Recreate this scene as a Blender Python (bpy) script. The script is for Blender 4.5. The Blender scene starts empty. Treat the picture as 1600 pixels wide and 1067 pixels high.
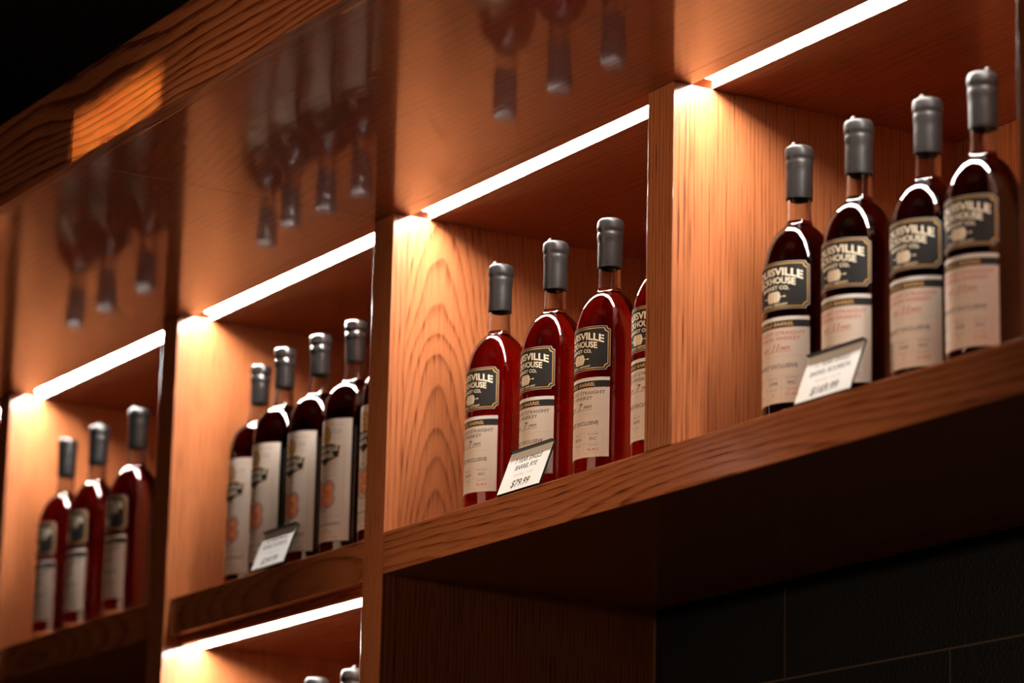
import bpy, bmesh, math, random
from mathutils import Matrix, Vector, noise

S = bpy.context.scene
COL = S.collection
random.seed(4)
PI = math.pi

# ------------------------------------------------------------------ camera
cam_data = bpy.data.cameras.new('camera')
cam = bpy.data.objects.new('camera', cam_data)
COL.objects.link(cam)
S.camera = cam
cam_data.sensor_width = 36.0
cam_data.lens = 113.76
cam_data.clip_start = 0.05
cam_data.clip_end = 60
rx = Vector((0.515763, 0.856442, 0.022262)); ry = Vector((0.196341, -0.143453, 0.969985)); rz = Vector((0.83393, -0.495911, -0.242142))
m = Matrix.Identity(4)
for i in range(3):
    m[i][0] = rx[i]; m[i][1] = ry[i]; m[i][2] = rz[i]
m.translation = Vector((3.54637, -1.92647, -0.75453))
cam.matrix_world = m
cam_data.dof.use_dof = True
cam_data.dof.focus_distance = 3.80
cam_data.dof.aperture_fstop = 3.6

# ------------------------------------------------------------------ world, view, sampling
W = bpy.data.worlds.new('dim_room_world'); S.world = W
W.use_nodes = True
W.node_tree.nodes['Background'].inputs[0].default_value = (1.0, 0.72, 0.5, 1)
W.node_tree.nodes['Background'].inputs[1].default_value = 0.004
S.view_settings.view_transform = 'Standard'
S.view_settings.look = 'None'
S.view_settings.exposure = 0.0
S.view_settings.gamma = 1.0
S.view_settings.use_curve_mapping = False
cy = S.cycles
cy.max_bounces = 14; cy.diffuse_bounces = 4; cy.glossy_bounces = 6; cy.transmission_bounces = 14
cy.transparent_max_bounces = 8
cy.caustics_reflective = True; cy.caustics_refractive = True
cy.sample_clamp_indirect = 4.0
cy.blur_glossy = 0.4
cy.use_denoising = True
try: cy.denoiser = 'OPENIMAGEDENOISE'
except Exception: pass

LED_STRENGTH = 175.0

def area_light(name, loc, target, size, size_y, power, color, spread=180):
    d = bpy.data.lights.new(name, 'AREA')
    d.shape = 'RECTANGLE'; d.size = size; d.size_y = size_y; d.energy = power; d.color = color
    d.spread = math.radians(spread)
    o = bpy.data.objects.new(name, d); COL.objects.link(o)
    o.location = loc
    o.rotation_euler = (Vector(target) - Vector(loc)).to_track_quat('-Z', 'Y').to_euler()
    return o

# warm light of the room falling on the front of the shelving
area_light('room_glow', (0.55, -2.7, 0.25), (0.3, 0, 0.1), 1.6, 0.5, 7.0, (1.0, 0.64, 0.4))
# added weak warm fill from below, lifts the dark underside of the shelf
area_light('under_shelf_fill', (1.3, -1.9, -1.6), (0.8, 0.2, 0.0), 1.6, 0.6, 2.6, (1.0, 0.6, 0.42))
# narrow, nearly level spot from the room onto the front shelf board between the two right bays
sp = bpy.data.lights.new('shelf_spot', 'SPOT')
sp.energy = 255; sp.color = (1.0, 0.70, 0.47); sp.spot_size = math.radians(27); sp.spot_blend = 1.0; sp.shadow_soft_size = 0.06
so = bpy.data.objects.new('shelf_spot', sp); COL.objects.link(so)
so.location = (0.25, -3.4, 0.1)
so.rotation_euler = (Vector((0.52, 0, -0.05)) - so.location).to_track_quat('-Z', 'Y').to_euler()
# small lamp up on the left that glints along the edges
gl = bpy.data.lights.new('far_lamp', 'POINT'); gl.energy = 0.5; gl.color = (1.0, 0.85, 0.7); gl.shadow_soft_size = 0.05
go = bpy.data.objects.new('far_lamp', gl); COL.objects.link(go); go.location = (-2.6, -2.35, 0.82)
tl = bpy.data.lights.new('ceiling_lamp', 'POINT'); tl.energy = 1.2; tl.color = (1.0, 0.8, 0.62); tl.shadow_soft_size = 0.04
to = bpy.data.objects.new('ceiling_lamp', tl); COL.objects.link(to); to.location = (-1.05, -0.15, 1.13)
# shaft of light that makes the orange patch on the fascia board
area_light('fascia_beam', (0.091, -2.3, 0.449), (0.091, -0.413, 0.449), 0.255, 0.056, 0.13, (1.0, 0.58, 0.2), 1.0)

# ------------------------------------------------------------------ helpers
def tag(o, label=None, cat=None, group=None, kind=None):
    if label: o['label'] = label
    if cat: o['category'] = cat
    if group: o['group'] = group
    if kind: o['kind'] = kind
    return o

def link(name, me, mats, parent=None):
    o = bpy.data.objects.new(name, me)
    if not isinstance(mats, (list, tuple)): mats = [mats]
    if len(me.materials) == 0:
        for k in mats: me.materials.append(k)
    COL.objects.link(o)
    if parent: o.parent = parent
    return o

def to_mesh(bm, name, smooth=False, angle=None):
    bmesh.ops.recalc_face_normals(bm, faces=bm.faces)
    me = bpy.data.meshes.new(name)
    bm.to_mesh(me); bm.free()
    if smooth:
        for p in me.polygons: p.use_smooth = True
        if angle is not None:
            try: me.set_sharp_from_angle(angle=math.radians(angle))
            except Exception: pass
    return me

def add_box(bm, x0, x1, y0, y1, z0, z1, mi=0):
    vs = [bm.verts.new(p) for p in ((x0,y0,z0),(x1,y0,z0),(x1,y1,z0),(x0,y1,z0),(x0,y0,z1),(x1,y0,z1),(x1,y1,z1),(x0,y1,z1))]
    for f in ((0,3,2,1),(4,5,6,7),(0,1,5,4),(1,2,6,5),(2,3,7,6),(3,0,4,7)):
        bm.faces.new([vs[i] for i in f]).material_index = mi

def box(name, x0, x1, y0, y1, z0, z1, mat, parent=None, bevel=0.0):
    bm = bmesh.new(); add_box(bm, x0, x1, y0, y1, z0, z1)
    if bevel:
        bmesh.ops.bevel(bm, geom=list(bm.edges), offset=bevel, segments=2, affect='EDGES', profile=0.6)
    return link(name, to_mesh(bm, name), mat, parent)

def empty(name, loc, rz=0.0):
    o = bpy.data.objects.new(name, None); COL.objects.link(o)
    o.empty_display_size = 0.05
    o.location = loc; o.rotation_euler = (0, 0, rz)
    return o

# ------------------------------------------------------------------ materials
def newmat(name):
    mt = bpy.data.materials.new(name); mt.use_nodes = True
    nt = mt.node_tree; nt.nodes.clear()
    out = nt.nodes.new('ShaderNodeOutputMaterial')
    return mt, nt, out

def N(nt, typ, **kw):
    n = nt.nodes.new(typ)
    for k, v in kw.items(): setattr(n, k, v)
    return n

def plain(name, col, rough=0.5, metallic=0.0, coat=0.0, spec=0.5, bump=0.0, bscale=300):
    mt, nt, out = newmat(name)
    b = N(nt, 'ShaderNodeBsdfPrincipled')
    b.inputs['Base Color'].default_value = (*col, 1); b.inputs['Roughness'].default_value = rough
    b.inputs['Metallic'].default_value = metallic; b.inputs['Coat Weight'].default_value = coat
    b.inputs['Specular IOR Level'].default_value = spec
    tc = N(nt, 'ShaderNodeTexCoord'); ns = N(nt, 'ShaderNodeTexNoise'); ns.inputs['Scale'].default_value = bscale
    nt.links.new(tc.outputs['Object'], ns.inputs['Vector'])
    mx = N(nt, 'ShaderNodeMix', data_type='RGBA'); mx.blend_type = 'MULTIPLY'; mx.inputs[0].default_value = 0.12
    mx.inputs[6].default_value = (*col, 1)
    nt.links.new(ns.outputs['Fac'], mx.inputs[7]); nt.links.new(mx.outputs[2], b.inputs['Base Color'])
    if bump:
        bp = N(nt, 'ShaderNodeBump'); bp.inputs['Strength'].default_value = bump; bp.inputs['Distance'].default_value = 0.0006
        nt.links.new(ns.outputs['Fac'], bp.inputs['Height']); nt.links.new(bp.outputs[0], b.inputs['Normal'])
    nt.links.new(b.outputs[0], out.inputs[0])
    return mt

def emission(name, col, strength):
    mt, nt, out = newmat(name)
    e = N(nt, 'ShaderNodeEmission'); e.inputs[0].default_value = (*col, 1); e.inputs[1].default_value = strength
    nt.links.new(e.outputs[0], out.inputs[0])
    return mt

def wood(name, axis, off=(0, 0, 0), light=(0.335, 0.108, 0.039), dark=(0.085, 0.016, 0.0045), ring=1.0, rough=0.34, coat=0.6, crough=0.12, ringfreq=95.0, warp=9.0, bump=0.35, cior=1.5, a0=0.0, amp=0.12, gs=1.3, lin=0.0, g0=0.0):
    """stained oak; axis = direction of the grain: 'x', 'y' or 'z'"""
    mt, nt, out = newmat(name)
    L = nt.links.new
    tc = N(nt, 'ShaderNodeTexCoord')
    ad = N(nt, 'ShaderNodeVectorMath', operation='ADD'); ad.inputs[1].default_value = off
    L(tc.outputs['Object'], ad.inputs[0])
    sx = N(nt, 'ShaderNodeSeparateXYZ'); L(ad.outputs[0], sx.inputs[0])
    g = sx.outputs['XYZ'.index(axis.upper())]
    rest = [sx.outputs[i] for i in range(3) if 'XYZ'[i] != axis.upper()]
    def comb(sg, sa):
        c = N(nt, 'ShaderNodeCombineXYZ')
        for i, (s, k) in enumerate(((g, sg), (rest[0], sa), (rest[1], sa))):
            q = N(nt, 'ShaderNodeMath', operation='MULTIPLY'); q.inputs[1].default_value = k
            L(s, q.inputs[0]); L(q.outputs[0], c.inputs[i])
        return c.outputs[0]
    def noi(sg, sa, det=2.0):
        n = N(nt, 'ShaderNodeTexNoise'); n.inputs['Scale'].default_value = 1.0; n.inputs['Detail'].default_value = det
        L(comb(sg, sa), n.inputs['Vector']); return n.outputs['Fac']
    def mth(op, a, b=None, clamp=False):
        n = N(nt, 'ShaderNodeMath', operation=op); n.use_clamp = clamp
        for i, v in enumerate((a, b)):
            if v is None: continue
            if isinstance(v, (int, float)): n.inputs[i].default_value = v
            else: L(v, n.inputs[i])
        return n.outputs[0]
    across = mth('ADD', rest[0], mth('MULTIPLY', rest[1], 0.83))
    n1 = noi(1.6, 7.0, 1.5)
    n2 = noi(9.0, 60.0, 2.0)
    gn = N(nt, 'ShaderNodeTexNoise', noise_dimensions='1D'); gn.inputs['Scale'].default_value = gs; gn.inputs['Detail'].default_value = 1.0
    L(g, gn.inputs['W'])
    hh = mth('ADD', mth('MULTIPLY', gn.outputs['Fac'], amp), mth('MULTIPLY', mth('ADD', g, g0), lin))
    ca = mth('SUBTRACT', across, a0)
    rad = mth('SQRT', mth('ADD', mth('MULTIPLY', ca, ca), mth('MULTIPLY', hh, hh)))
    ph = mth('ADD', mth('ADD', mth('MULTIPLY', rad, ringfreq), mth('MULTIPLY', n1, warp)), mth('MULTIPLY', n2, 0.5))
    saw = mth('FRACT', ph)
    rg = mth('MULTIPLY', mth('POWER', saw, 3.8), ring)
    # soften the far side of the saw-tooth
    rg = mth('MULTIPLY', rg, mth('SUBTRACT', 1.0, mth('POWER', saw, 14.0)))
    pores = noi(16.0, 520.0, 1.0)
    pr = N(nt, 'ShaderNodeMapRange'); pr.inputs[1].default_value = 0.50; pr.inputs[2].default_value = 0.68; L(pores, pr.inputs[0])
    pm = mth('MULTIPLY', pr.outputs[0], mth('ADD', 0.45, mth('MULTIPLY', rg, 0.9)))
    broad = noi(0.9, 9.0, 2.0)
    f = mth('ADD', mth('ADD', mth('MULTIPLY', rg, 0.85), mth('MULTIPLY', pm, 0.75)), mth('MULTIPLY', mth('SUBTRACT', broad, 0.5), 0.55), clamp=True)
    mx = N(nt, 'ShaderNodeMix', data_type='RGBA')
    mx.inputs[6].default_value = (*light, 1); mx.inputs[7].default_value = (*dark, 1)
    L(f, mx.inputs[0])
    b = N(nt, 'ShaderNodeBsdfPrincipled')
    L(mx.outputs[2], b.inputs['Base Color'])
    b.inputs['Roughness'].default_value = rough
    b.inputs['Coat Weight'].default_value = coat; b.inputs['Coat Roughness'].default_value = crough; b.inputs['Coat IOR'].default_value = cior
    b.inputs['Specular IOR Level'].default_value = 0.2
    bp = N(nt, 'ShaderNodeBump'); bp.inputs['Strength'].default_value = bump; bp.inputs['Distance'].default_value = 0.0004
    inv = mth('SUBTRACT', 1.0, f); L(inv, bp.inputs['Height'])
    L(bp.outputs[0], b.inputs['Normal'])
    bp2 = N(nt, 'ShaderNodeBump'); bp2.inputs['Strength'].default_value = bump * 0.35; bp2.inputs['Distance'].default_value = 0.0004
    L(inv, bp2.inputs['Height']); L(bp2.outputs[0], b.inputs['Coat Normal'])
    L(b.outputs[0], out.inputs[0])
    return mt

M = {}
M['front_board'] = wood('oak_board', 'x', (3.1, 0, 0), ringfreq=190, warp=3, a0=-0.05, amp=0.06, gs=0.9)
M['front_board_left'] = wood('oak_board_left', 'x', (7.7, 0, 0), ringfreq=160, warp=4, a0=-0.02, amp=0.10, gs=1.1)
M['stile'] = wood('oak_stile', 'z', (0.3, 2.0, 0.7), ringfreq=150, warp=2.0, a0=0.0, amp=0.02)
M['panel_a'] = wood('oak_panel_cathedral', 'z', (0, 0, 0), ringfreq=200, warp=2.5, a0=0.062, amp=0.012, gs=5, lin=0.12, g0=0.10)
M['panel_b'] = wood('oak_panel_straight', 'z', (0, 1.7, 0.9), ringfreq=230, warp=3, ring=0.6, a0=-2.0, amp=0.02)
M['panel_c'] = wood('oak_panel_fine', 'z', (0, 0, 2.1), ringfreq=190, warp=3, ring=0.7, a0=0.2, amp=0.08, gs=1.5)
M['soffit'] = wood('oak_soffit', 'x', (1.2, 0, 0.0), light=(0.25, 0.042, 0.007), dark=(0.06, 0.009, 0.002), ringfreq=90, warp=6, ring=0.8, coat=1.0, crough=0.05, bump=0.25, cior=1.8, a0=-0.2, amp=0.25, gs=1.0)
M['fascia'] = wood('oak_fascia', 'x', (0.6, 0.85, 0), ringfreq=80, warp=10, ring=1.9, a0=0.12, amp=0.10, gs=0.8)
M['paper'] = None

def paper(name, col):
    mt, nt, out = newmat(name)
    b = N(nt, 'ShaderNodeBsdfPrincipled')
    b.inputs['Roughness'].default_value = 0.6; b.inputs['Specular IOR Level'].default_value = 0.3
    tc = N(nt, 'ShaderNodeTexCoord'); ns = N(nt, 'ShaderNodeTexNoise'); ns.inputs['Scale'].default_value = 900
    L = nt.links.new
    L(tc.outputs['Object'], ns.inputs['Vector'])
    rp = N(nt, 'ShaderNodeMix', data_type='RGBA'); rp.inputs[6].default_value = (*[c * 0.93 for c in col], 1); rp.inputs[7].default_value = (*col, 1)
    L(ns.outputs['Fac'], rp.inputs[0]); L(rp.outputs[2], b.inputs['Base Color'])
    tr = N(nt, 'ShaderNodeBsdfTranslucent'); L(rp.outputs[2], tr.inputs[0])
    mx = N(nt, 'ShaderNodeMixShader'); mx.inputs[0].default_value = 0.38
    L(b.outputs[0], mx.inputs[1]); L(tr.outputs[0], mx.inputs[2]); L(mx.outputs[0], out.inputs[0])
    return mt
M['paper'] = paper('label_paper_cream', (0.90, 0.77, 0.65))
M['paper_rim'] = paper('label_paper_white', (0.92, 0.88, 0.82))
M['card'] = paper('card_paper_white', (0.93, 0.91, 0.88))
M['ink'] = plain('black_ink', (0.03, 0.027, 0.03), 0.55)
M['ink_grey'] = plain('grey_ink', (0.13, 0.11, 0.11), 0.6)
M['ink_faint'] = plain('faint_ink', (0.52, 0.45, 0.38), 0.6)
M['ink_red'] = plain('red_ink', (0.55, 0.06, 0.04), 0.6)
M['ink_pink'] = plain('pale_red_ink', (0.66, 0.2, 0.16), 0.6)
M['badge_black'] = plain('badge_black_print', (0.018, 0.016, 0.016), 0.6, spec=0.2)
M['gold'] = plain('gold_print', (0.72, 0.38, 0.09), 0.4, metallic=0.3)
M['gold_text'] = plain('amber_print', (0.75, 0.42, 0.14), 0.5)
M['cream_print'] = plain('cream_print', (0.92, 0.80, 0.60), 0.55)
M['tan'] = plain('tan_label_edge', (0.42, 0.36, 0.29), 0.5)
M['orange'] = plain('orange_print', (0.85, 0.23, 0.07), 0.5)
M['pale_orange'] = plain('pale_orange_print', (0.85, 0.42, 0.2), 0.5)
M['outline'] = plain('blue_grey_print', (0.33, 0.33, 0.36), 0.5)
M['brown'] = plain('brown_print', (0.28, 0.16, 0.07), 0.5)
M['black_plastic'] = plain('black_acrylic', (0.012, 0.011, 0.012), 0.25)
M['wax_grey'] = plain('dark_grey_wax', (0.013, 0.010, 0.0095), 0.42, coat=0.0, spec=0.2, bump=0.5, bscale=90)
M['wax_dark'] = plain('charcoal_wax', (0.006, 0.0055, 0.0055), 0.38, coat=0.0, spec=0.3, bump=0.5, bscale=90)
M['wax_black'] = plain('glossy_black_wax', (0.014, 0.012, 0.012), 0.22, coat=0.7, bump=0.7, bscale=110)
M['aluminium'] = plain('white_led_channel', (0.85, 0.85, 0.83), 0.4)
M['led'] = emission('led_diffuser_glow', (1.0, 0.94, 0.86), LED_STRENGTH)
M['room_dark'] = plain('dark_painted_wall', (0.02, 0.018, 0.017), 0.7)
M['room_ceiling'] = plain('dark_painted_ceiling', (0.03, 0.026, 0.023), 0.8)
M['room_floor'] = plain('dark_floor', (0.04, 0.028, 0.02), 0.5)

def glass_mat():
    mt, nt, out = newmat('clear_bottle_glass')
    b = N(nt, 'ShaderNodeBsdfPrincipled')
    b.inputs['Base Color'].default_value = (0.985, 0.985, 0.975, 1); b.inputs['Roughness'].default_value = 0.0
    b.inputs['IOR'].default_value = 1.5; b.inputs['Transmission Weight'].default_value = 1.0
    nt.links.new(b.outputs[0], out.inputs[0]); return mt
M['glass'] = glass_mat()
def liquid_mat(name, sig):
    mt, nt, out = newmat(name)
    b = N(nt, 'ShaderNodeBsdfPrincipled')
    b.inputs['Base Color'].default_value = (1, 1, 1, 1); b.inputs['Roughness'].default_value = 0.0
    b.inputs['IOR'].default_value = 1.36; b.inputs['Transmission Weight'].default_value = 1.0
    d = max(sig) * 1.02
    v = N(nt, 'ShaderNodeVolumeAbsorption'); v.inputs['Color'].default_value = (*[1 - s / d for s in sig], 1); v.inputs['Density'].default_value = d
    nt.links.new(b.outputs[0], out.inputs[0]); nt.links.new(v.outputs[0], out.inputs['Volume']); return mt
M['rye'] = liquid_mat('red_whiskey', (17, 85, 125))
M['shaded_rye'] = liquid_mat('shaded_red_whiskey', (34, 130, 150))  # same rye, with the dimness of the left bay put into its colour
M['bourbon'] = liquid_mat('dark_red_bourbon', (60, 210, 230))
M['old_bourbon'] = liquid_mat('brown_red_bourbon', (55, 170, 190))

def tile_mat():
    mt, nt, out = newmat('black_wall_tile')
    L = nt.links.new
    tc = N(nt, 'ShaderNodeTexCoord'); sx = N(nt, 'ShaderNodeSeparateXYZ'); L(tc.outputs['Object'], sx.inputs[0])
    cx = N(nt, 'ShaderNodeCombineXYZ')
    ax = N(nt, 'ShaderNodeMath', operation='ADD'); ax.inputs[1].default_value = -0.617 + 0.652 * 4; L(sx.outputs[0], ax.inputs[0])
    az = N(nt, 'ShaderNodeMath', operation='ADD'); az.inputs[1].default_value = 0.054 + 0.1275 * 11; L(sx.outputs[2], az.inputs[0])
    L(ax.outputs[0], cx.inputs[0]); L(az.outputs[0], cx.inputs[1])
    br = N(nt, 'ShaderNodeTexBrick'); br.offset = 0.5
    br.inputs['Scale'].default_value = 1.0; br.inputs['Brick Width'].default_value = 0.652; br.inputs['Row Height'].default_value = 0.1275
    br.inputs['Mortar Size'].default_value = 0.0014; br.inputs['Mortar Smooth'].default_value = 0.1
    br.inputs['Color1'].default_value = (0.0025, 0.0025, 0.0025, 1); br.inputs['Color2'].default_value = (0.003, 0.003, 0.0028, 1)
    br.inputs['Mortar'].default_value = (0.03, 0.02, 0.014, 1)
    L(cx.outputs[0], br.inputs['Vector'])
    b = N(nt, 'ShaderNodeBsdfPrincipled'); L(br.outputs[0], b.inputs['Base Color']); b.inputs['Roughness'].default_value = 0.42; b.inputs['Specular IOR Level'].default_value = 0.12
    ns = N(nt, 'ShaderNodeTexNoise'); ns.inputs['Scale'].default_value = 260; ns.inputs['Detail'].default_value = 3; L(tc.outputs['Object'], ns.inputs['Vector'])
    bp = N(nt, 'ShaderNodeBump'); bp.inputs['Strength'].default_value = 0.8; bp.inputs['Distance'].default_value = 0.0012
    L(ns.outputs['Fac'], bp.inputs['Height']); L(bp.outputs[0], b.inputs['Normal'])
    L(b.outputs[0], out.inputs[0]); return mt
M['tile'] = tile_mat()

# ------------------------------------------------------------------ the room
def struct(o): o['kind'] = 'structure'; return o
BY = 0.413                      # face of the back wall
H = 0.42                        # soffit height above the bottle shelf
struct(box('wall_back', -5, 5.2, BY + 0.03, BY + 0.13, -2.2, 1.3, M['room_dark']))
struct(box('wall_front', -5, 5.2, -4.1, -4.0, -2.2, 1.3, M['room_dark']))
struct(box('wall_left', -5.1, -5, -4.1, BY + 0.13, -2.2, 1.3, M['room_dark']))
struct(box('wall_right', 5.2, 5.3, -4.1, BY + 0.13, -2.2, 1.3, M['room_dark']))
struct(box('floor', -5.1, 5.3, -4.1, BY + 0.13, -2.3, -2.2, M['room_floor']))
struct(box('ceiling', -5.1, 5.3, -4.1, BY + 0.13, 1.3, 1.4, M['room_ceiling']))

# ------------------------------------------------------------------ shelving unit
unit = tag(empty('back_bar_shelving', (0, BY, -1.05)), 'long stained oak shelving unit with lit bays and an overhanging soffit', 'shelving')
def up(name, *a, label=None, bevel=0.0008):
    o = box(name, *a, bevel=bevel)
    o.parent = unit; o.location = (0, -BY, 1.05)
    if label: o['label'] = label
    return o
TH = 0.02
stiles = [(-1.933, -1.880), (-1.336, -1.283), (-0.7035, -0.650), (-0.053, 0.0), (0.599, 0.651), (1.248, 1.300)]
REC = 0.0077
for i, (a, b) in enumerate(stiles):
    low = -1.05 if i <= 3 else 0.0
    up('stile', a, b, 0, 0.022, low + (0.0003 if i > 3 else 0), H - 0.0003, M['stile'])
    if i <= 3:
        pm = M['panel_a'] if i in (3,) else (M['panel_b'] if i == 1 else M['panel_c'])
        up('divider_panel', a, b, 0.0222, BY, -1.05, H - 0.0003, pm, bevel=0)
    else:
        up('divider_panel', a, b, 0.0222, BY, 0.0003, H - 0.0003, M['panel_b'], bevel=0)
# wide shelf under the two right bays, flush with the stiles
up('shelf', 0.0003, 2.0, 0.0, BY, -0.054, 0.0, M['front_board'], bevel=0.0016)
up('lower_side_panel', 1.9, 1.95, 0.0222, BY, -1.05, -0.0545, M['panel_c'], bevel=0)
# shelves of the left bays, a little behind the stiles
for i, dz in ((0, 0.004), (1, 0.004), (2, 0.0)):
    a, b = stiles[i][1], stiles[i + 1][0]
    up('shelf', a + .0003, b - .0003, REC, BY, -0.054 + dz, dz, M['front_board_left'], bevel=0.001)
    up('shelf', a + .0003, b - .0003, REC, BY, -0.524, -0.47, M['front_board_left'], bevel=0.001)
    up('shelf', a + .0003, b - .0003, REC, BY, -1.05, -0.99, M['front_board_left'], bevel=0.001)
    up('back_panel', a + .0003, b - .0003, BY - 0.008, BY, -0.469, -0.0545, M['panel_c'], bevel=0)
    up('back_panel', a + .0003, b - .0003, BY - 0.008, BY, -0.989, -0.525, M['panel_c'], bevel=0)
bays = [(stiles[i][1], stiles[i + 1][0]) for i in range(5)]
for i, (a, b) in enumerate(bays):
    up('back_panel', a + .0003, b - .0003, BY - 0.008, BY, 0.0045, H - 0.0005, M['panel_c'], bevel=0)
    # ceiling of the bay: front rail and rear board with the lamp groove between
    up('top_rail', a - .026, b + .026, 0.0, 0.0236, H, H + 0.022, M['soffit'], bevel=0)
    up('top_panel', a - .026, b + .026, 0.0532, BY, H, H + 0.022, M['soffit'], bevel=0)
# overhanging soffit, two boards meeting in a seam, and its front fascia
up('soffit_board', -2.4, -0.0372, -0.415, -0.0002, H, H + 0.022, M['soffit'], bevel=0.0005)
up('soffit_board', -0.0366, 2.2, -0.415, -0.0002, H, H + 0.022, M['soffit'], bevel=0.0005)
up('fascia_board', -2.4, -0.0372, -0.437, -0.4155, H - 0.001, 0.533, M['fascia'], bevel=0.0014)
up('fascia_board', -0.0366, 2.2, -0.437, -0.4155, H - 0.001, 0.5345, M['fascia'], bevel=0.0014)
up('top_board', -2.4, 2.2, -0.4153, BY, 0.512, 0.532, M['soffit'], bevel=0)

ts = box('tiled_backsplash', 0.001, 1.899, BY + 0.001, BY + 0.0295, -1.05, -0.0545, M['tile'])
tag(ts, 'black tiled wall panel under the long front shelf', 'tiles')
bm = bmesh.new()
add_box(bm, 0.001, 1.899, BY - 0.0022, BY + 0.0008, -0.0575, -0.0546)
add_box(bm, 0.001, 0.0032, BY - 0.0022, BY + 0.0008, -1.05, -0.0577)
M['edge'] = plain('bronze_edge_trim', (0.16, 0.085, 0.045), 0.35, metallic=0.4)
link('edge_trim', to_mesh(bm, 'edge_trim'), M['edge'], ts)['label'] = 'thin bronze edge trim'

# ------------------------------------------------------------------ light strips
def led(x0, x1, y0, y1, ztop, depth, label):
    t = tag(empty('light_strip', ((x0 + x1) / 2, (y0 + y1) / 2, ztop + depth)), label, 'light', 'light strips of the bays')
    ox, oy, oz = t.location
    def loc(o): o.parent = t; o.location = (-ox, -oy, -oz); return o
    bm = bmesh.new()
    w = 0.0012
    add_box(bm, x0, x1, y0 + .0003, y0 + w, ztop + 0.0002, ztop + depth + .004)
    add_box(bm, x0, x1, y1 - w, y1 - .0003, ztop + 0.0002, ztop + depth + .004)
    add_box(bm, x0, x1, y0 + w, y1 - w, ztop + depth + .0025, ztop + depth + .004)
    loc(link('channel', to_mesh(bm, 'channel'), M['aluminium']))
    bm = bmesh.new(); add_box(bm, x0 + .001, x1 - .001, y0 + w + .0002, y1 - w - .0002, ztop + depth, ztop + depth + 0.002)
    loc(link('diffuser', to_mesh(bm, 'diffuser'), M['led']))
names = ['light strip cut off by the left edge of the photo', 'short light strip above the three blurred bottles at left',
         'light strip above the four bottles with tall cream labels', 'light strip above the $79.99 card bay in the middle',
         'light strip above the $169.99 card bay, cut off by the top edge']
for (a, b), nm in zip(bays, names):
    led(a + .0008, b - .0008, 0.0238, 0.053, H, 0.010, nm)
# lower bay: the strip is carried under the shelf in its own rail
a, b = bays[2]
up('light_rail', a + .0003, b - .0003, 0.0245, 0.034, -0.0662, -0.0545, M['soffit'], bevel=0)
up('light_rail', a + .0003, b - .0003, 0.064, BY - 0.009, -0.0662, -0.0545, M['soffit'], bevel=0)
led(a + .0008, b - .0008, 0.0342, 0.0638, -0.0662, 0.0070, 'lowest light strip, under the shelf of the $249.99 card')

# ------------------------------------------------------------------ bottle meshes
R0 = 0.0397
def lathe_bm(prof, seg=64, close=False):
    bm = bmesh.new(); rings = []
    for r, z in prof:
        if r < 1e-6: rings.append([bm.verts.new((0, 0, z))])
        else: rings.append([bm.verts.new((r * math.cos(2 * PI * k / seg), r * math.sin(2 * PI * k / seg), z)) for k in range(seg)])
    pairs = list(zip(rings[:-1], rings[1:]))
    if close: pairs.append((rings[-1], rings[0]))
    for a, b in pairs:
        for k in range(seg):
            k2 = (k + 1) % seg
            if len(a) == 1 and len(b) == 1: continue
            if len(a) == 1: bm.faces.new((a[0], b[k2], b[k]))
            elif len(b) == 1: bm.faces.new((a[k], a[k2], b[0]))
            else: bm.faces.new((a[k], a[k2], b[k2], b[k]))
    return bm

def cr(pts, n=5):
    """smooth a profile with Catmull-Rom"""
    out = []
    P = [pts[0]] + pts + [pts[-1]]
    for i in range(1, len(P) - 2):
        p0, p1, p2, p3 = P[i-1], P[i], P[i+1], P[i+2]
        for k in range(n):
            t = k / n
            out.append(tuple(0.5 * (2*p1[j] + (p2[j]-p0[j])*t + (2*p0[j]-5*p1[j]+4*p2[j]-p3[j])*t*t + (3*p1[j]-p0[j]-3*p2[j]+p3[j])*t**3) for j in (0, 1)))
    out.append(pts[-1]); return out

SH_A = [(R0, 0.150), (R0, 0.165), (0.0396, 0.176), (0.0387, 0.187), (0.0366, 0.198), (0.0330, 0.2085), (0.0282, 0.2175), (0.0232, 0.2240), (0.0185, 0.2283), (0.0158, 0.2306), (0.0144, 0.2345), (0.0138, 0.243), (0.0134, 0.265), (0.0132, 0.300)]
SH_B = [(R0, 0.160), (R0, 0.190), (0.0395, 0.203), (0.0378, 0.215), (0.0340, 0.226), (0.0285, 0.2345), (0.0225, 0.2400), (0.0180, 0.2435), (0.0156, 0.2480), (0.0143, 0.256), (0.0134, 0.268), (0.0131, 0.285), (0.0130, 0.305)]
def inner(sh, t=0.0028):
    o = []
    for i, (r, z) in enumerate(sh):
        a = sh[max(0, i - 1)]; b = sh[min(len(sh) - 1, i + 1)]
        d = Vector((b[0] - a[0], b[1] - a[1])); d.normalize()
        o.append((r - t * d.y, z + t * d.x))
    return o
BASE_O = [(0.0, 0.0045), (0.018, 0.0030), (0.030, 0.0006), (0.0345, 0.0), (0.0376, 0.0010), (0.0393, 0.0036), (R0, 0.0075)]
BASE_I = [(0.0, 0.0125), (0.018, 0.0110), (0.028, 0.0092), (0.033, 0.0096), (0.0358, 0.0125), (0.0369, 0.0165)]
def glass_mesh(sh, name):
    so = cr(sh); si = inner(so)
    prof = cr(BASE_O, 4) + so + si[::-1] + cr(BASE_I, 4)[::-1]
    return to_mesh(lathe_bm(prof, 72), name, True)
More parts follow.
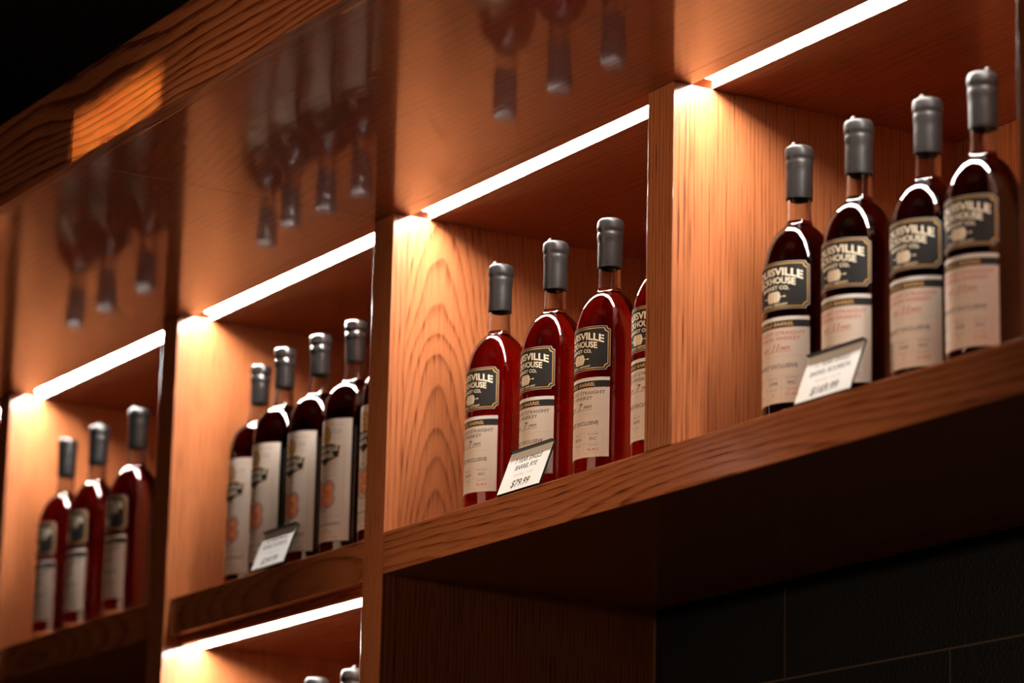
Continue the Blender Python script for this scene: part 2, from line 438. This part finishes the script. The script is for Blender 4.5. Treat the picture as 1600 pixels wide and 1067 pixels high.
def liquid_mesh(sh, level, name):
    so = cr(sh); si = inner(so, 0.0026)
    bi = [(r + (0.0002 if r > 0.03 else 0), z - 0.0002) for r, z in cr(BASE_I, 4)]
    w = [p for p in si if p[1] < level - 0.0004]
    rr = [p for p in si if p[1] >= level - 0.0004][0][0]
    prof = bi + w + [(rr, level), (rr - 0.001, level - 0.0006), (0.0, level - 0.0008)]
    return to_mesh(lathe_bm(prof, 72), name, True)

def cap_mesh(kind, seed, nib):
    if kind == 'A':
        prof = [(0.0136, 0.2612), (0.01465, 0.2610), (0.0149, 0.264), (0.0149, 0.275), (0.0149, 0.290), (0.0151, 0.2945), (0.01545, 0.2975), (0.0156, 0.3015), (0.01515, 0.3045), (0.0156, 0.3070), (0.0162, 0.3095), (0.0163, 0.3140), (0.0156, 0.3185), (0.0132, 0.3213), (0.008, 0.3224), (0.0, 0.3226)]
    else:
        prof = [(0.0133, 0.2735), (0.0137, 0.2732), (0.0139, 0.276), (0.0139, 0.300), (0.0140, 0.3035), (0.0150, 0.3055), (0.0153, 0.3085), (0.0148, 0.3120), (0.0137, 0.3135), (0.0137, 0.3155), (0.0150, 0.3170), (0.0156, 0.3200), (0.0155, 0.3250), (0.0148, 0.3280), (0.012, 0.3297), (0.0, 0.3302)]
    ri = 0.01335 if kind == 'A' else 0.01315
    core = [(0.0, prof[0][1] + 0.045), (ri, prof[0][1] + 0.044), (ri, prof[0][1] + 0.003)]
    pts = core + cr(prof, 4)
    bm = lathe_bm(pts, 56)
    rnd = random.Random(seed)
    off = Vector((seed * 3.1, seed * 1.7, 0))
    for v in bm.verts:
        r = math.hypot(v.co.x, v.co.y)
        if r < ri + 0.0001 and v.co.z < 0.32: continue
        n = noise.noise(v.co * 130 + off) * 0.00022 + noise.noise(v.co * 45 + off) * 0.0002
        if v.co.z > 0.292: n *= 1.6
        if r > 1e-5:
            v.co.x += v.co.x / r * n; v.co.y += v.co.y / r * n
        if v.co.z > 0.315: v.co.z += n * 0.8
        # uneven lower hem
        if v.co.z < prof[1][1] + 0.003: v.co.z += noise.noise(Vector((v.co.x * 60, v.co.y * 60, seed))) * 0.0012
    if nib:
        ang = nib; r = 0.0085
        c = Vector((r * math.cos(ang), r * math.sin(ang), prof[-1][1] - 0.0006))
        rings = []
        for k, (rr, zz) in enumerate([(0.0056, -0.0018), (0.0040, -0.0002), (0.0028, 0.0014), (0.0022, 0.0030), (0.0010, 0.0040)]):
            rings.append([bm.verts.new((c.x + 0.0004 * k + rr * math.cos(2*PI*j/10), c.y + rr * math.sin(2*PI*j/10), c.z + zz)) for j in range(10)])
        for A, B in zip(rings[:-1], rings[1:]):
            for j in range(10): bm.faces.new((A[j], A[(j+1) % 10], B[(j+1) % 10], B[j]))
        bm.faces.new(rings[-1]); bm.faces.new(rings[0][::-1])
    return to_mesh(bm, 'cap', True)

# ------------------------------------------------------------------ printed labels (flat layout, then bent round the bottle)
class Flat:
    """collects flat shapes in metres: u to the right of the label centre, v upwards, w = lift"""
    def __init__(self): self.bm = bmesh.new(); self.mats = []
    def mi(self, mat):
        if mat not in self.mats: self.mats.append(mat)
        return self.mats.index(mat)
    def poly(self, pts, w, mat):
        f = self.bm.faces.new([self.bm.verts.new((u, v, w)) for u, v in pts]); f.material_index = self.mi(mat)
    def rect(self, u0, u1, v0, v1, w, mat): self.poly([(u0, v0), (u1, v0), (u1, v1), (u0, v1)], w, mat)
    def line(self, u0, v0, u1, v1, t, w, mat):
        d = Vector((u1 - u0, v1 - v0)).normalized() * (t / 2); n = Vector((-d.y, d.x))
        self.poly([(u0 - n.x, v0 - n.y), (u1 - n.x, v1 - n.y), (u1 + n.x, v1 + n.y), (u0 + n.x, v0 + n.y)], w, mat)
    def disc(self, u, v, r, w, mat, n=28, ry=None):
        ry = ry or r
        self.poly([(u + r * math.cos(2*PI*k/n), v + ry * math.sin(2*PI*k/n)) for k in range(n)], w, mat)
    def text(self, s, u, v, h, w, mat, width=None, bold=0.0, shear=0.0, arch=0.0, align='CENTER', spacing=1.0, archc=None, slope=0.0, grow=0.0):
        """centred (u, v) at mid height; h = cap height; width forces the total width; arch = drop at 1 m2"""
        cu = bpy.data.curves.new('t', 'FONT'); cu.body = s; cu.size = 1.0; cu.align_x = 'LEFT'; cu.offset = bold
        cu.shear = shear; cu.space_character = spacing; cu.resolution_u = 3
        ob = bpy.data.objects.new('t', cu); COL.objects.link(ob)
        dg = bpy.context.evaluated_depsgraph_get()
        me = bpy.data.meshes.new_from_object(ob.evaluated_get(dg))
        bpy.data.objects.remove(ob); bpy.data.curves.remove(cu)
        xs = [q.co.x for q in me.vertices]
        x0, x1 = min(xs), max(xs)
        k = h / 0.70
        kx = k if width is None else width / (x1 - x0)
        tot = (x1 - x0) * kx
        ustart = {'CENTER': u - tot / 2, 'RIGHT': u - tot, 'LEFT': u}[align]
        ac = u if archc is None else archc
        base = len(self.bm.verts); nv = []
        for q in me.vertices:
            uu = ustart + (q.co.x - x0) * kx
            vv = (q.co.y - 0.35) * k
            vv *= 1 + grow * abs(uu - ac)
            vv += v - arch * (uu - ac) ** 2 + slope * (uu - u)
            nv.append(self.bm.verts.new((uu, vv, w)))
        ix = self.mi(mat)
        for p in me.polygons:
            try: self.bm.faces.new([nv[i] for i in p.vertices]).material_index = ix
            except ValueError: pass
        bpy.data.meshes.remove(me)
    def bend(self, name, R, thick_faces=True, thick=0.0002):
        bm = self.bm
        us = [v.co.x for v in bm.verts]; u0, u1 = min(us), max(us)
        n = int((u1 - u0) / 0.0022)
        for k in range(1, n):
            u = u0 + (u1 - u0) * k / n
            # only cut the big backing shapes, letters are small enough
            big = [f for f in bm.faces if max(v.co.x for v in f.verts) - min(v.co.x for v in f.verts) > 0.006 or f.select]
            for f in big: f.select = True
            if not big: continue
            g = list(big) + list({e for f in big for e in f.edges}) + list({v for f in big for v in f.verts})
            bmesh.ops.bisect_plane(bm, geom=g, plane_co=(u, 0, 0), plane_no=(1, 0, 0))
        # give the lowest layer a real thickness: a copy of it turned inwards on the glass side
        for v in bm.verts:
            u, vv, w = v.co
            a = u / R - PI / 2
            v.co = ((R + w) * math.cos(a), (R + w) * math.sin(a), vv)
        me = bpy.data.meshes.new(name); bm.to_mesh(me); bm.free()
        for mt in self.mats: me.materials.append(mt)
        return me

def backing(fl, pts, w, mat, t=0.00016):
    """front face, back face and rim of a piece of paper"""
    fl.poly(pts, w, mat); fl.poly(pts[::-1], w - t, mat)
    n = len(pts)
    for i in range(n):
        a, b = pts[i], pts[(i + 1) % n]
        f = fl.bm.faces.new([fl.bm.verts.new((a[0], a[1], w - t)), fl.bm.verts.new((b[0], b[1], w - t)), fl.bm.verts.new((b[0], b[1], w)), fl.bm.verts.new((a[0], a[1], w))])
        f.material_index = fl.mi(mat)

def notched(hw, z0, z1, r, n=6):
    pts = []
    for cx, cz, a0 in ((hw, z0, PI), (hw, z1, 1.5 * PI), (-hw, z1, 0.0), (-hw, z0, 0.5 * PI)):
        # concave quarter circle centred on the corner
        arc = [(cx + r * math.cos(a0 - k * (PI / 2) / n), cz + r * math.sin(a0 - k * (PI / 2) / n)) for k in range(n + 1)]
        pts += arc
    return pts

T0 = 0.00025      # first print layer above the glass
def badge_mesh():
    f = Flat()
    z0, z1, hw = 0.129, 0.182, 0.042
    backing(f, notched(hw, z0, z1, 0.0042), T0, M['tan'])
    f.poly(notched(hw - .0007, z0 + .0007, z1 - .0007, 0.0044), T0 + .00005, M['badge_black'])
    f.poly(notched(hw - .0022, z0 + .0022, z1 - .0022, 0.0044), T0 + .0001, M['gold'])
    f.poly(notched(hw - .0031, z0 + .0031, z1 - .0031, 0.0046), T0 + .00015, M['badge_black'])
    w = T0 + .00021; c = M['cream_print']
    f.text('LOUISVILLE', 0, 0.1715, 0.0078, w, c, width=0.069, bold=0.028, arch=4.6, grow=4)
    f.text('RICKHOUSE', 0, 0.1617, 0.0066, w, c, width=0.053, bold=0.028, arch=4.6, grow=3)
    f.text('MARKET CO.', 0, 0.1535, 0.0040, w, c, width=0.039, bold=0.022, arch=4.2)
    # barrel with spigots
    pts = [(-.0068, .1370), (-.0085, .1392), (-.0094, .1430), (-.0085, .1468), (-.0068, .1490), (.0068, .1490), (.0085, .1468), (.0094, .1430), (.0085, .1392), (.0068, .1370)]
    f.poly(pts, w, c)
    for i in range(-2, 3):
        f.line(-.0088 + abs(i) * .0008, .1430 + i * .0022, .0088 - abs(i) * .0008, .1430 + i * .0022, .00035, w + .00004, M['brown'])
    for x in (-.0045, 0, .0045): f.line(x, .1372, x, .1488, .00035, w + .00004, M['brown'])
    for s in (-1, 1):
        f.line(s * .0094, .1430, s * .0142, .1430, .0008, w, c)
        f.poly([(s * .0138, .1419), (s * .0160, .1430), (s * .0138, .1441)][::s], w, c)
    f.text('LOUISVILLE • KENTUCKY', 0, 0.1342, 0.0021, w, c, width=0.036, bold=0.02, arch=-1.0)
    return f.bend('badge_label', R0)

def front_label_mesh(kind):
    f = Flat()
    z0, z1, hw = 0.0255, 0.1205, 0.042
    body = [(-hw, z0), (hw, z0), (hw, z1), (-hw, z1)]
    backing(f, body, T0, M['paper'])
    f.rect(-hw, hw, z1 - .0042, z1, T0 + .00005, M['paper_rim'])
    f.rect(-hw, hw, z1 - .0122, z1 - .0042, T0 + .00006, M['badge_black'])
    w = T0 + .00012
    red = kind == 'bourbon'
    main = M['ink_pink'] if red else M['ink_grey']
    f.text('SINGLE BARREL', 0, z1 - .0082, .0040, w, M['gold_text'], width=.049, bold=.012, shear=.25)
    f.text('KENTUCKY STRAIGHT', 0, z1 - .0182, .0039, w, main, width=.0735, bold=.014)
    f.text('BOURBON WHISKEY' if red else 'RYE WHISKEY', 0, z1 - .0242, .0041, w, main, width=.064 if red else .043, bold=.014)
    ink = M['ink_red'] if red else M['ink']
    f.text('aged', -.0125, z1 - .0345, .0042, w, ink, bold=0.0, shear=.35)
    f.text('11' if red else '7', .0035, z1 - .0338, .0078, w, ink, bold=.01, shear=.4)
    f.text('years', .0145, z1 - .0342, .0046, w, ink, width=.0125, bold=.008, shear=.35)
    f.line(-.019, z1 - .0388, .0215, z1 - .0384, .0004, w, ink)
    f.line(-.037, z1 - .0435, .037, z1 - .0435, .0002, w, M['ink_faint'])
    f.text('MARKET EXCLUSIVE', 0, z1 - .0545, .0044, w, M['ink'] if not red else M['ink_grey'], width=.0585, bold=.012)
    a, b, c2 = z1 - .0655, z1 - .0785, z1 - .0905
    for zz in (a, b, c2): f.line(-.035, zz, .035, zz, .00022, w, M['ink_faint'])
    for x in (-.035, -.0105, .0105, .035): f.line(x, c2, x, a, .00022, w, M['ink_faint'])
    f.text('BARREL No.', 0.0, a - .0024, .0014, w, M['ink_grey'], width=.014)
    f.text('0055' if not red else '2588', 0.0, a - .0077, .0037, w, M['ink_grey'], width=.0125, bold=.004)
    f.text('DISTILLED', .0228, a - .0024, .0014, w, M['ink_grey'], width=.0135)
    f.text('ISC', .0228, a - .0077, .0036, w, M['ink_grey'], width=.0095, bold=.004)
    f.text('DISTILLERY', -.0228, a - .0024, .0014, w, M['ink_grey'], width=.0135)
    f.text('KY', -.0228, a - .0077, .0036, w, M['ink_grey'], bold=.004)
    f.text('BOTTLE', 0.0, b - .0022, .0014, w, M['ink_grey'], width=.010)
    f.text('ALC./VOL.', .0228, b - .0022, .0014, w, M['ink_grey'], width=.013)
    f.text('7' if not red else '31', 0.0, b - .0072, .0034, w, M['ink_pink'])
    f.text('46.46%' if not red else '57.8%', .0228, b - .0074, .0034, w, M['ink_pink'], width=.015, bold=.004)
    f.text('750 ML', -.0228, b - .0074, .0026, w, M['ink_grey'])
    return f.bend('front_label', R0)

def tall_label_mesh():
    f = Flat()
    z0, z1, hw = 0.0215, 0.1875, 0.0425
    backing(f, [(-hw, z0), (hw, z0), (hw, z1), (-hw, z1)], T0, M['paper'])
    w = T0 + .0001; g = M['gold']; gi = M['ink_grey']
    f.text('SINGLE BARREL SELECTION', 0, z1 - .0085, .0022, w, g, width=.062, bold=.004)
    # gold frame line
    for u0, v0, u1, v1 in ((.033, z1 - .038, .033, z1 - .133), (-.033, z1 - .038, -.033, z1 - .133), (-.033, z1 - .133, .033, z1 - .133), (.017, z1 - .038, .033, z1 - .038), (-.033, z1 - .038, -.017, z1 - .038)):
        f.line(u0, v0, u1, v1, .0005, w, g)
    for s, t in (((-1), ('HAND', 'BOTTLED')), (1, ('NON CHILL', 'FILTERED'))):
        f.text(t[0], s * .0215, z1 - .0160, .0020, w, gi, width=.014); f.text(t[1], s * .0215, z1 - .0200, .0020, w, gi, width=.0125)
        f.text('CASK STRENGTH' if s > 0 else 'SMALL LOT', s * .0225, z1 - .0268, .0017, w, g, width=.016)
    # round seal
    cz = z1 - .0215
    f.disc(0, cz, .0118, w, M['brown'], ry=.0125); f.disc(0, cz, .0108, w + .00004, g, ry=.0115)
    f.disc(0, cz, .0088, w + .00008, M['brown'], ry=.0094); f.disc(0, cz, .0078, w + .00012, M['gold_text'], ry=.0084)
    f.disc(0, cz + .0018, .0032, w + .00016, M['brown'], ry=.004)
    f.poly([(-.0045, cz - .006), (.0045, cz - .006), (.002, cz - .0015), (-.002, cz - .0015)], w + .00016, M['brown'])
    # banner
    zt = z1 - .0365
    out = [(-.0275, zt - .001), (-.012, zt + .0035), (0, zt + .0025), (.012, zt + .0035), (.0275, zt - .001), (.0255, zt - .0165), (.009, zt - .0215), (0, zt - .0275), (-.009, zt - .0215), (-.0255, zt - .0165)]
    f.poly(out, w + .00018, g)
    ins = [(u * .955, zt - .010 + (v - zt + .010) * .92) for u, v in out]
    f.poly(ins, w + .00022, M['badge_black'])
    f.text('LOUISVILLE', 0, zt - .0040, .0064, w + .0003, M['cream_print'], width=.048, bold=.02)
    f.text('BARREL', 0, zt - .0128, .0064, w + .0003, M['cream_print'], width=.037, bold=.02)
    # little scroll, number line
    f.text('&', 0, z1 - .0690, .0042, w, g); f.text('No.', .0005, z1 - .0785, .0046, w, gi, shear=.3)
    f.line(.0085, z1 - .0785, .0145, z1 - .0785, .0004, w, M['ink']); f.line(-.0145, z1 - .0785, -.0085, z1 - .0785, .0004, w, M['ink'])
    # big 18
    f.text('1', -.0095, z1 - .1015, .0345, w, M['outline'], width=.0120, bold=.055)
    f.text('8', .0085, z1 - .1015, .0345, w, M['outline'], width=.0260, bold=.055)
    f.text('1', -.0095, z1 - .1015, .0315, w + .0001, M['orange'], width=.0085, bold=.02)
    f.text('8', .0085, z1 - .1015, .0315, w + .0001, M['orange'], width=.0215, bold=.025)
    f.line(-.0005, z1 - .0935, .0135, z1 - .0955, .0016, w + .00016, M['pale_orange']); f.line(-.0005, z1 - .1080, .0135, z1 - .1100, .0016, w + .00016, M['pale_orange'])
    f.text('YEARS', .0, z1 - .1240, .0036, w, gi, width=.016, shear=.2)
    f.text('BOURBON WHISKEY', 0, z1 - .1430, .0042, w, M['ink_grey'], width=.062, bold=.008)
    f.text('BOTTLED BY HAND', 0, z1 - .1505, .0018, w, gi, width=.028)
    f.text('LOUISVILLE, KENTUCKY', 0, z1 - .1548, .0019, w, gi, width=.044)
    f.text('750 ML     ALC. BY VOL.', 0, z1 - .1610, .0020, w, gi, width=.056)
    return f.bend('tall_label', R0)

ME = {
    'glassA': glass_mesh(SH_A, 'glass_body'), 'glassB': glass_mesh(SH_B, 'glass_body'),
    'liqA': liquid_mesh(SH_A, 0.2355, 'liquid'), 'liqB': liquid_mesh(SH_B, 0.2470, 'liquid'),
    'badge': badge_mesh(), 'rye_label': front_label_mesh('rye'), 'bourbon_label': front_label_mesh('bourbon'), 'tall_label': tall_label_mesh(),
}
capcache = {}
def cap(kind, variant, mat):
    key = (kind, variant, mat)
    if key not in capcache:
        nib = {0: 0.0, 1: -1.7, 2: -0.35, 3: -1.2}[variant] if kind == 'A' else 0.0
        me = cap_mesh(kind, variant + 1, nib); me.materials.append(M[mat]); capcache[key] = me
    return capcache[key]

def with_mat(key, mat):
    k2 = key + mat
    if k2 not in ME:
        me = ME[key].copy(); me.materials.clear(); me.materials.append(M[mat]); ME[k2] = me
    return ME[k2]

def bottle(style, x, y, z, rot, variant, label, group, capmat, liquid):
    t = empty('whiskey_bottle', (x, y, z), math.radians(rot))
    tag(t, label, 'bottle', group)
    s = 'B' if style == 'tall' else 'A'
    link('glass_body', with_mat('glass' + s, 'glass'), [], t)
    link('liquid', with_mat('liq' + s, liquid), [], t)
    link('wax_cap', cap(s, variant, capmat), [], t)
    if style == 'tall':
        link('front_label', ME['tall_label'], [], t)
    else:
        link('badge_label', ME['badge'], [], t)['label'] = 'black badge with cream lettering and gold border'
        link('front_label', ME['rye_label' if style == 'rye' else 'bourbon_label'], [], t)['label'] = 'cream paper label with black top band'
    return t

E_ = 0.0002
G3 = 'red whiskey bottles in the $79.99 bay'
for x, y, v, lb in ((0.1662, .065, 1, 'red whiskey bottle left of the $79.99 card, dark wax cap'),
                    (0.2976, .065, 1, 'red whiskey bottle whose label is partly covered by the $79.99 card'),
                    (0.4206, .065, 0, 'red whiskey bottle standing clear to the right of the $79.99 card'),
                    (0.5440, .065, 2, 'red whiskey bottle half hidden behind the oak post right of the $79.99 bay')):
    bottle('rye', x, y, E_, 0, v, lb, G3, 'wax_grey', 'rye')
G4 = 'dark bourbon bottles in the $169.99 bay'
for x, y, v, lb in ((0.7813, .080, 1, 'dark bourbon bottle left of the $169.99 card, grey wax cap'),
                    (0.8922, .078, 1, 'dark bourbon bottle directly behind the $169.99 card'),
                    (0.9923, .092, 1, 'dark bourbon bottle just right of the $169.99 card, second from right edge'),
                    (1.0915, .085, 2, 'dark bourbon bottle at the far right edge of the photo')):
    bottle('bourbon', x, y, E_, 10, v, lb, G4, 'wax_grey', 'bourbon')
G2 = 'bottles with tall cream labels in the $249.99 bay'
for x, y, v, lb in ((-0.5289, .078, 0, 'tall cream labelled bottle, leftmost in the $249.99 bay'),
                    (-0.4171, .060, 1, 'tall cream labelled bottle behind the $249.99 card'),
                    (-0.3185, .065, 2, 'tall cream labelled bottle right of the $249.99 card, crinkled black cap'),
                    (-0.2199, .067, 3, 'tall cream labelled bottle with full orange digit, beside the one cut by the post'),
                    (-0.1085, .065, 0, 'tall cream labelled bottle, only a sliver visible behind the oak post')):
    bottle('tall', x, y, E_, 0, v, lb, G2, 'wax_black', 'old_bourbon')
G1 = 'blurred bottles in the left bay'
for x, y, v, lb in ((-1.1473, .047, 1, 'out of focus red whiskey bottle, leftmost of the left bay'),
                    (-1.0256, .047, 2, 'out of focus red whiskey bottle, middle of the three in the left bay'),
                    (-0.8782, .047, 1, 'out of focus red whiskey bottle beside the post, right of the left bay')):
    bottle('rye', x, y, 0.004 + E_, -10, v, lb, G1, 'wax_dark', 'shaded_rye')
GL = 'bottles on the lower shelf showing only their caps'
for x, y, v, lb in ((-0.2941, .065, 0, 'bottle on the lower shelf, smooth grey cap just showing at the bottom edge'),
                    (-0.1913, .065, 2, 'bottle on the lower shelf, pointed grey cap next to the post')):
    bottle('rye', x, y, -0.47 + E_, 0, v, lb, GL, 'wax_grey', 'rye')

# ------------------------------------------------------------------ price cards
def price_card(x0, lines, label):
    wdt, hgt = 0.097, 0.0572
    t = tag(empty('price_card', (x0 + wdt / 2, 0.0105, 0.0)), label, 'price card', 'price cards on the shelf edge')
    lean = math.atan2(0.0200, 0.0535)
    # local frame: u along the shelf, v up the leaning face
    def P(u, v, w):   # w = towards the room
        return Vector((u, -0.0072 + v * math.sin(lean) - w * math.cos(lean), 0.0024 + v * math.cos(lean) + w * math.sin(lean)))
    def slab(bm, u0, u1, v0, v1, w0, w1):
        vs = [bm.verts.new(P(*q)) for q in ((u0,v0,w0),(u1,v0,w0),(u1,v1,w0),(u0,v1,w0),(u0,v0,w1),(u1,v0,w1),(u1,v1,w1),(u0,v1,w1))]
        for f in ((0,3,2,1),(4,5,6,7),(0,1,5,4),(1,2,6,5),(2,3,7,6),(3,0,4,7)): bm.faces.new([vs[i] for i in f])
    h = wdt / 2
    bm = bmesh.new()
    slab(bm, -h, h, 0, hgt, -0.0022, 0.0)                 # back plate
    slab(bm, -h, h, hgt, hgt + 0.0016, -0.0022, 0.0042)   # top lip
    slab(bm, -h, h, -0.0008, 0.0, -0.0022, 0.0016)          # bottom lip
    link('card_holder', to_mesh(bm, 'card_holder'), M['black_plastic'], t)
    # rear prop
    bm = bmesh.new()
    vs = [bm.verts.new(q) for q in ((-.02, 0.0085, 0.0436), (.02, 0.0085, 0.0436), (.02, 0.0115, 0.0010), (-.02, 0.0115, 0.0010), (-.02, 0.0100, 0.0436), (.02, 0.0100, 0.0436), (.02, 0.0130, 0.0010), (-.02, 0.0130, 0.0010))]
    for f in ((0,3,2,1),(4,5,6,7),(0,1,5,4),(1,2,6,5),(2,3,7,6),(3,0,4,7)): bm.faces.new([vs[i] for i in f])
    link('prop', to_mesh(bm, 'prop'), M['black_plastic'], t)
    f = Flat()
    backing(f, [(-h + .0006, .0004), (h - .0006, .0004), (h - .0006, hgt - .0004), (-h + .0006, hgt - .0004)], 0.0004, M['card'], t=0.0003)
    for s, v, hh, wd, mt, bold in lines:
        f.text(s, 0.0, v, hh, 0.00046, mt, width=wd, bold=bold, shear=0.12)
    for v in f.bm.verts: v.co = P(v.co.x, v.co.y, v.co.z)
    me = bpy.data.meshes.new('card'); f.bm.to_mesh(me); f.bm.free()
    for mt in f.mats: me.materials.append(mt)
    link('card', me, [], t)
I, Fa = M['ink'], M['ink_faint']
price_card(0.2735, (('7 YEAR SINGLE', .0435, .0064, .061, I, .016), ('BARREL RYE', .0335, .0064, .050, I, .016), ('MASHBILL 51/45/4', .0228, .0028, .044, Fa, 0), ('$79.99', .0110, .0095, .041, I, .012)),
           'white $79.99 price card for 7 year rye, leaning in the middle bay')
price_card(0.8775, (('11 YEAR SINGLE', .0435, .0060, .060, I, .010), ('BARREL BOURBON', .0335, .0060, .070, I, .010), ('MASHBILL 75/21/4', .0228, .0028, .044, Fa, 0), ('$169.99', .0110, .0095, .047, I, .016)),
           'white $169.99 price card leaning on the right part of the shelf')
price_card(-0.3825, (('18 YEAR SINGLE', .0435, .0060, .060, I, .008), ('BARREL BOURBON', .0335, .0060, .070, I, .008), ('MASHBILL 75/21/4', .0228, .0028, .044, Fa, 0), ('$249.99', .0110, .0095, .047, I, .014)),
           'white $249.99 price card before the tall cream labels')
